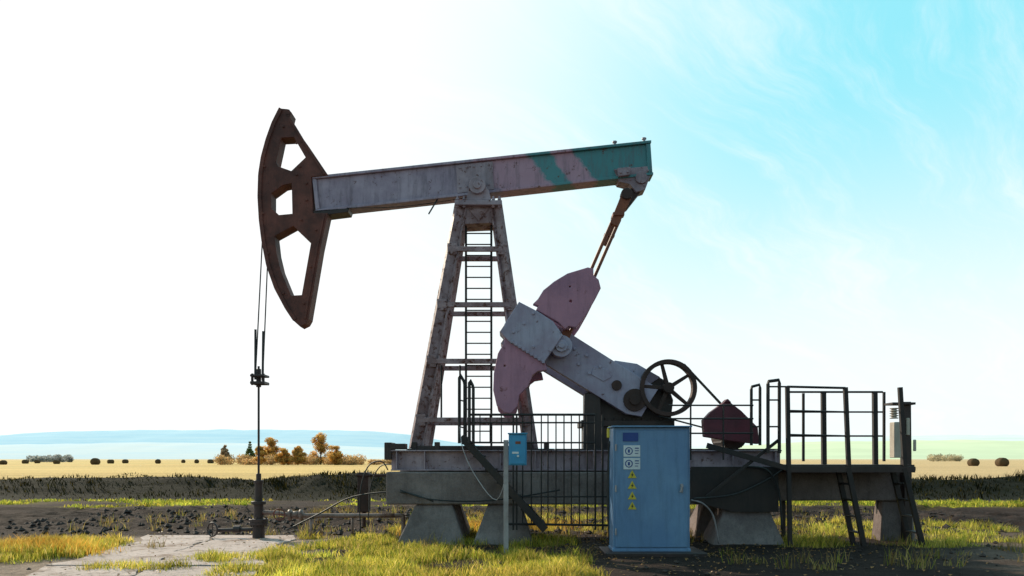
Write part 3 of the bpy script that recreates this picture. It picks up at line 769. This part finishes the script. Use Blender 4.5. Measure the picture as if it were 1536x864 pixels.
# ================= bales
hm=bpy.data.materials.new('straw'); k=N(hm); tc=k.n('ShaderNodeTexCoord').outputs['Object']
c=k.mix(k.noise(tc,6,8,.8),(.05,.03,.02),(.15,.10,.05)); k.out(k.bsdf(c,.95,0,k.noise(tc,20,6,.8),1,.1,.1))
for (x,wpx,base) in ((5,9,697),(38,8,695.5),(56,7,695),(85,8,696),(143,13,697),(166,8,695.3),(188,8,695),(237,9,695.5),(275,7,694.5),(295,8,695),(316,8,695),(1460,15,699),(1503,17,699.5),(-60,11,697),(1600,12,697)):
    X_,Y_=GR(x,base); wm=wpx/F*Y_; n=22; R_=wm/2*.86; ang=random.uniform(-.5,.5)
    bm_=MB(); rings=6; vv=[];ff=[]
    for i in range(rings):
        t=i/(rings-1); rr=R_*(.9 if i in(0,rings-1) else 1)
        for j in range(n):
            u=2*math.pi*j/n; r2=rr*(1+random.uniform(-.03,.03)); 
            zv=max(R_*.8+r2*math.sin(u),0)
            px=(t-.5)*wm*.95; qx=r2*math.cos(u)
            vv.append((qx*math.cos(ang)-px*math.sin(ang),qx*math.sin(ang)+px*math.cos(ang),zv))
    for i in range(rings-1):
        for j in range(n): ff.append((i*n+j,i*n+(j+1)%n,(i+1)*n+(j+1)%n,(i+1)*n+j))
    ff.append(tuple(range(n-1,-1,-1))); ff.append(tuple(range((rings-1)*n,rings*n)))
    bm_.add(vv,ff); o=bm_.build('hay_bale',hm,None,0,True); o.location=(X_,Y_,-.02)
# ================= trees
def leafmat(name):
    m=bpy.data.materials.new(name); k=N(m); a=k.n('ShaderNodeAttribute',attribute_name='lcol').outputs['Color']
    d=k.n('ShaderNodeBsdfDiffuse'); t=k.n('ShaderNodeBsdfTranslucent'); k.l(a,d.inputs[0]); k.l(a,t.inputs[0])
    mx=k.n('ShaderNodeMixShader'); mx.inputs[0].default_value=.5; k.l(d.outputs[0],mx.inputs[1]); k.l(t.outputs[0],mx.inputs[2]); k.out(mx.outputs[0]); return m
LM=leafmat('leaves'); BK=paint('bark',(.12,.09,.07),(.07,.05,.04),rust=0)
def leaves(name,cl,n,size,pal,parent=None):
    V=[];F_=[];C_=[]
    wts=[r**2 for _,r,_ in cl]
    for c0_,r,tone in random.choices(cl,weights=wts,k=n):
        d=Vector((random.gauss(0,1),random.gauss(0,1),random.gauss(0,1))).normalized()*(r*random.random()**.45)
        d.z*=.85; p=Vector(c0_)+d; 
        a=Vector((random.gauss(0,1),random.gauss(0,1),random.gauss(0,1))).normalized(); e=a.orthogonal().normalized(); s_=size*random.uniform(.5,1.2)
        o=len(V); V+=[p+a*s_,p+e*s_*.6,p-a*s_,p-e*s_*.6]; F_.append((o,o+1,o+2,o+3))
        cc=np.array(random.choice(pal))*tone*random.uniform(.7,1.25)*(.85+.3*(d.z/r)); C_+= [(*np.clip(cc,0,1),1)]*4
    me=bpy.data.meshes.new(name); me.from_pydata([tuple(v) for v in V],[],F_)
    at=me.color_attributes.new('lcol','FLOAT_COLOR','POINT'); at.data.foreach_set('color',np.array(C_,dtype=np.float32).ravel())
    me.materials.append(LM); ob=bpy.data.objects.new(name,me); scene.collection.objects.link(ob)
    if parent: ob.parent=parent; ob.matrix_parent_inverse=Matrix.Translation(-parent.location)
OR=[(.88,.50,.12),(.80,.42,.10),(.90,.60,.20),(.62,.36,.12)]
def tree(name,x,base,top,wpx,pal,conifer=False):
    X_,Y_=GR(x,base); h=(base-top)/F*Y_; wd=wpx/F*Y_; e=empty(name,Vector((X_,Y_,0)))
    b=MB(); b.cyl((X_,Y_,-.1),(X_+.1,Y_,h*.9),h*.025,8,h*.006); cl=[]
    if conifer:
        for i in range(9):
            t=i/8; z=h*(.15+.8*t); r=wd*.5*(1-t)*.9+.15
            for q in range(5):
                a=random.uniform(0,6.28); cl.append(((X_+math.cos(a)*r*.6,Y_+math.sin(a)*r*.6,z),max(.25,r*.45),random.uniform(.6,1.1)))
    else:
        for i in range(34):
            a=random.uniform(0,6.28); t=random.uniform(.10,.88); z=h*t; rr=wd*.40*math.sin(min(1,t*.75+.30)*math.pi*.88)*random.uniform(.2,1.05)
            c0_=(X_+math.cos(a)*rr,Y_+math.sin(a)*rr,z); b.cyl((X_,Y_,z*.6),c0_,h*.008,5,h*.003)
            cl.append((c0_,wd*random.uniform(.12,.20),random.uniform(.6,1.2)))
        cl.append(((X_,Y_,h*.9),wd*.12,1.1))
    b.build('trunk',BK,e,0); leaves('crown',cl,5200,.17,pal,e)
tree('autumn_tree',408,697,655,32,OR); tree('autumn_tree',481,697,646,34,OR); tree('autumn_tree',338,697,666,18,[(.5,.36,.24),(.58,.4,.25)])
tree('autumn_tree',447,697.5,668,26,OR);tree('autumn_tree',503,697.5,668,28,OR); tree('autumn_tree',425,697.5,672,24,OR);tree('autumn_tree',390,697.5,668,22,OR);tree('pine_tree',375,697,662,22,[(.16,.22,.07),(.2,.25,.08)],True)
def shrubs(name,x0_,x1_,base,hpx,n,pal,N_,size):
    cl=[]
    for _ in range(n):
        x=random.uniform(x0_,x1_); X_,Y_=GR(x,base+random.uniform(-.5,.5)); h=hpx/F*Y_*random.uniform(.5,1.1)
        cl.append(((X_,Y_,h*.45),h*.55,random.uniform(.6,1.2)))
    leaves(name,cl,N_,size,pal)
shrubs('distant_shrubs',328,545,697,17,130,[(.70,.42,.20),(.6,.38,.20),(.78,.50,.20),(.5,.40,.2)],18000,.2)
shrubs('distant_shrubs',500,600,697,9,40,[(.60,.38,.2),(.5,.34,.2),(.66,.46,.2)],4000,.2)
shrubs('distant_shrubs',42,106,693,12,30,[(.40,.40,.40),(.34,.36,.34)],4500,.4)
shrubs('distant_shrubs',1394,1440,692,12,30,[(.66,.54,.34),(.56,.50,.34)],4500,.4)
# ================= hills
def hills(name,Y0,depth,prof,col1,col2,col3=None):  # pale blue aerial haze is put into the base colours
    xs_=np.arange(-1500,3200,12)
    V=[];F_=[]; px=[p[0] for p in prof]; py=[p[1] for p in prof]
    nr=9
    for r_ in range(nr):
        t=r_/(nr-1); Y=Y0+depth*t
        for x in xs_:
            top=np.interp(x,px,py)+1.0*nz(x,0,.02,int(Y0)%7)
            z=max(-2,(1.45+(HZ-top)/F*(Y0+depth)))*math.sin(t*math.pi/2)-(2 if t==0 else 0)
            z*=1+(.06*nz(x*3,Y,.01,3) if 0<r_<nr-1 else 0)
            V.append(((x-768)/F*(Y0+depth),Y,z))
    n=len(xs_)
    for r_ in range(nr-1):
        for i in range(n-1): F_.append((r_*n+i,r_*n+i+1,(r_+1)*n+i+1,(r_+1)*n+i))
    me=bpy.data.meshes.new(name); me.from_pydata(V,[],F_)
    for p in me.polygons: p.use_smooth=True
    m=bpy.data.materials.new(name+'_mat'); k=N(m); tc=k.n('ShaderNodeTexCoord').outputs['Object']
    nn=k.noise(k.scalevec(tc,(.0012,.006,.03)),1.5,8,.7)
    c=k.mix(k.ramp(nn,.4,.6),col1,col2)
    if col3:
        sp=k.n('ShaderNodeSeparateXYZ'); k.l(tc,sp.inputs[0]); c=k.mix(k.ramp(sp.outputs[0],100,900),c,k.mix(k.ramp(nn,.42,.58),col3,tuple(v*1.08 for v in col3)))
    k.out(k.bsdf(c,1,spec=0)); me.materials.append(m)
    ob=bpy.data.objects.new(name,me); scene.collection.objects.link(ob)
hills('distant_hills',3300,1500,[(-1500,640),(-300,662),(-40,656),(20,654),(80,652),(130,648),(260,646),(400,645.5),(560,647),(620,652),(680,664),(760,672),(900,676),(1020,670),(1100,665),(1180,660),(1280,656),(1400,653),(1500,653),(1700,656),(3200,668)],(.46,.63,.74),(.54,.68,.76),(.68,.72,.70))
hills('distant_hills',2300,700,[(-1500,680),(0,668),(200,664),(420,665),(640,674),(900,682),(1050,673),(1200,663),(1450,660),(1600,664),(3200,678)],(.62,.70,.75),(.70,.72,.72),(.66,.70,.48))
# ================= camera, sun, sky
cam=bpy.data.cameras.new('camera'); cam.lens=28; cam.sensor_width=36; cam.shift_y=(HZ-432)/1536; cam.clip_end=20000; cam.clip_start=.1
co=bpy.data.objects.new('camera',cam); scene.collection.objects.link(co); co.location=(0,0,CH); co.rotation_euler=(math.pi/2,0,0); scene.camera=co
EL=math.radians(29); AZ=math.radians(42)
s=Vector((-math.sin(AZ)*math.cos(EL),math.cos(AZ)*math.cos(EL),math.sin(EL)))
sl=bpy.data.lights.new('sun','SUN'); sl.energy=5.0; sl.angle=math.radians(.5); sl.color=(1,.88,.68)
so=bpy.data.objects.new('sun',sl); scene.collection.objects.link(so); so.rotation_euler=s.to_track_quat('Z','Y').to_euler(); so.location=(-20,20,20)
wd_=bpy.data.worlds.new('World'); scene.world=wd_; k=N(wd_)
sky=k.n('ShaderNodeTexSky'); sky.sky_type='NISHITA'; sky.sun_disc=False; sky.sun_elevation=EL; sky.sun_rotation=-AZ; sky.dust_density=2.0; sky.air_density=1.2
tc=k.n('ShaderNodeTexCoord').outputs['Generated']; sp=k.n('ShaderNodeSeparateXYZ'); k.l(tc,sp.inputs[0])
dt=k.n('ShaderNodeVectorMath',operation='DOT_PRODUCT'); k.l(tc,dt.inputs[0]); dt.inputs[1].default_value=s; dot=dt.outputs['Value']
zden=k.math('ADD',k.math('MAXIMUM',sp.outputs[2],0.0),.12)
cx=k.n('ShaderNodeCombineXYZ'); k.l(k.math('DIVIDE',sp.outputs[0],zden),cx.inputs[0]); k.l(k.math('DIVIDE',sp.outputs[1],zden),cx.inputs[1])
r1=k.n('ShaderNodeMapping'); r1.inputs['Rotation'].default_value=(0,0,math.radians(40)); k.l(cx.outputs[0],r1.inputs['Vector'])
warp=k.noise(r1.outputs[0],.8,4,.5)
wv=k.n('ShaderNodeVectorMath',operation='ADD'); k.l(r1.outputs[0],wv.inputs[0]); wc=k.n('ShaderNodeCombineXYZ'); k.l(k.math('MULTIPLY',warp,.7),wc.inputs[0]); k.l(wc.outputs[0],wv.inputs[1])
cf=k.math('MULTIPLY',k.smooth(k.noise(k.scalevec(wv.outputs[0],(3.2,.45,1)),1.3,10,.68),.44,.74),.55)
# hazy forward-scattered sky: base Nishita, lifted toward the sun side, milky near horizon and sun
front=k.smooth(dot,-.35,.35)
c=k.mix(1.0,sky.outputs[0],(1.02,1.12,1.02),'MULTIPLY')
c=k.mix(k.math('MULTIPLY',front,.88),c,(2.3,6.5,7.4))
a_=k.math('MULTIPLY',k.smooth(sp.outputs[2],.44,.08),.85)
b__=k.smooth(dot,.55,.93)
def screen(x,y): return k.math('SUBTRACT',1.0,k.math('MULTIPLY',k.math('SUBTRACT',1.0,x),k.math('SUBTRACT',1.0,y)))
hz_=screen(screen(a_,b__),cf)
hz_=k.math('MULTIPLY',hz_,k.smooth(dot,-.3,.3))
c=k.mix(hz_,c,(7.6,7.7,7.7))
c=k.mix(1.0,c,(13.,13.,13.),'DARKEN')
bg=k.n('ShaderNodeBackground'); k.l(c,bg.inputs[0]); bg.inputs[1].default_value=.14
o=k.n('ShaderNodeOutputWorld'); k.l(bg.outputs[0],o.inputs[0])
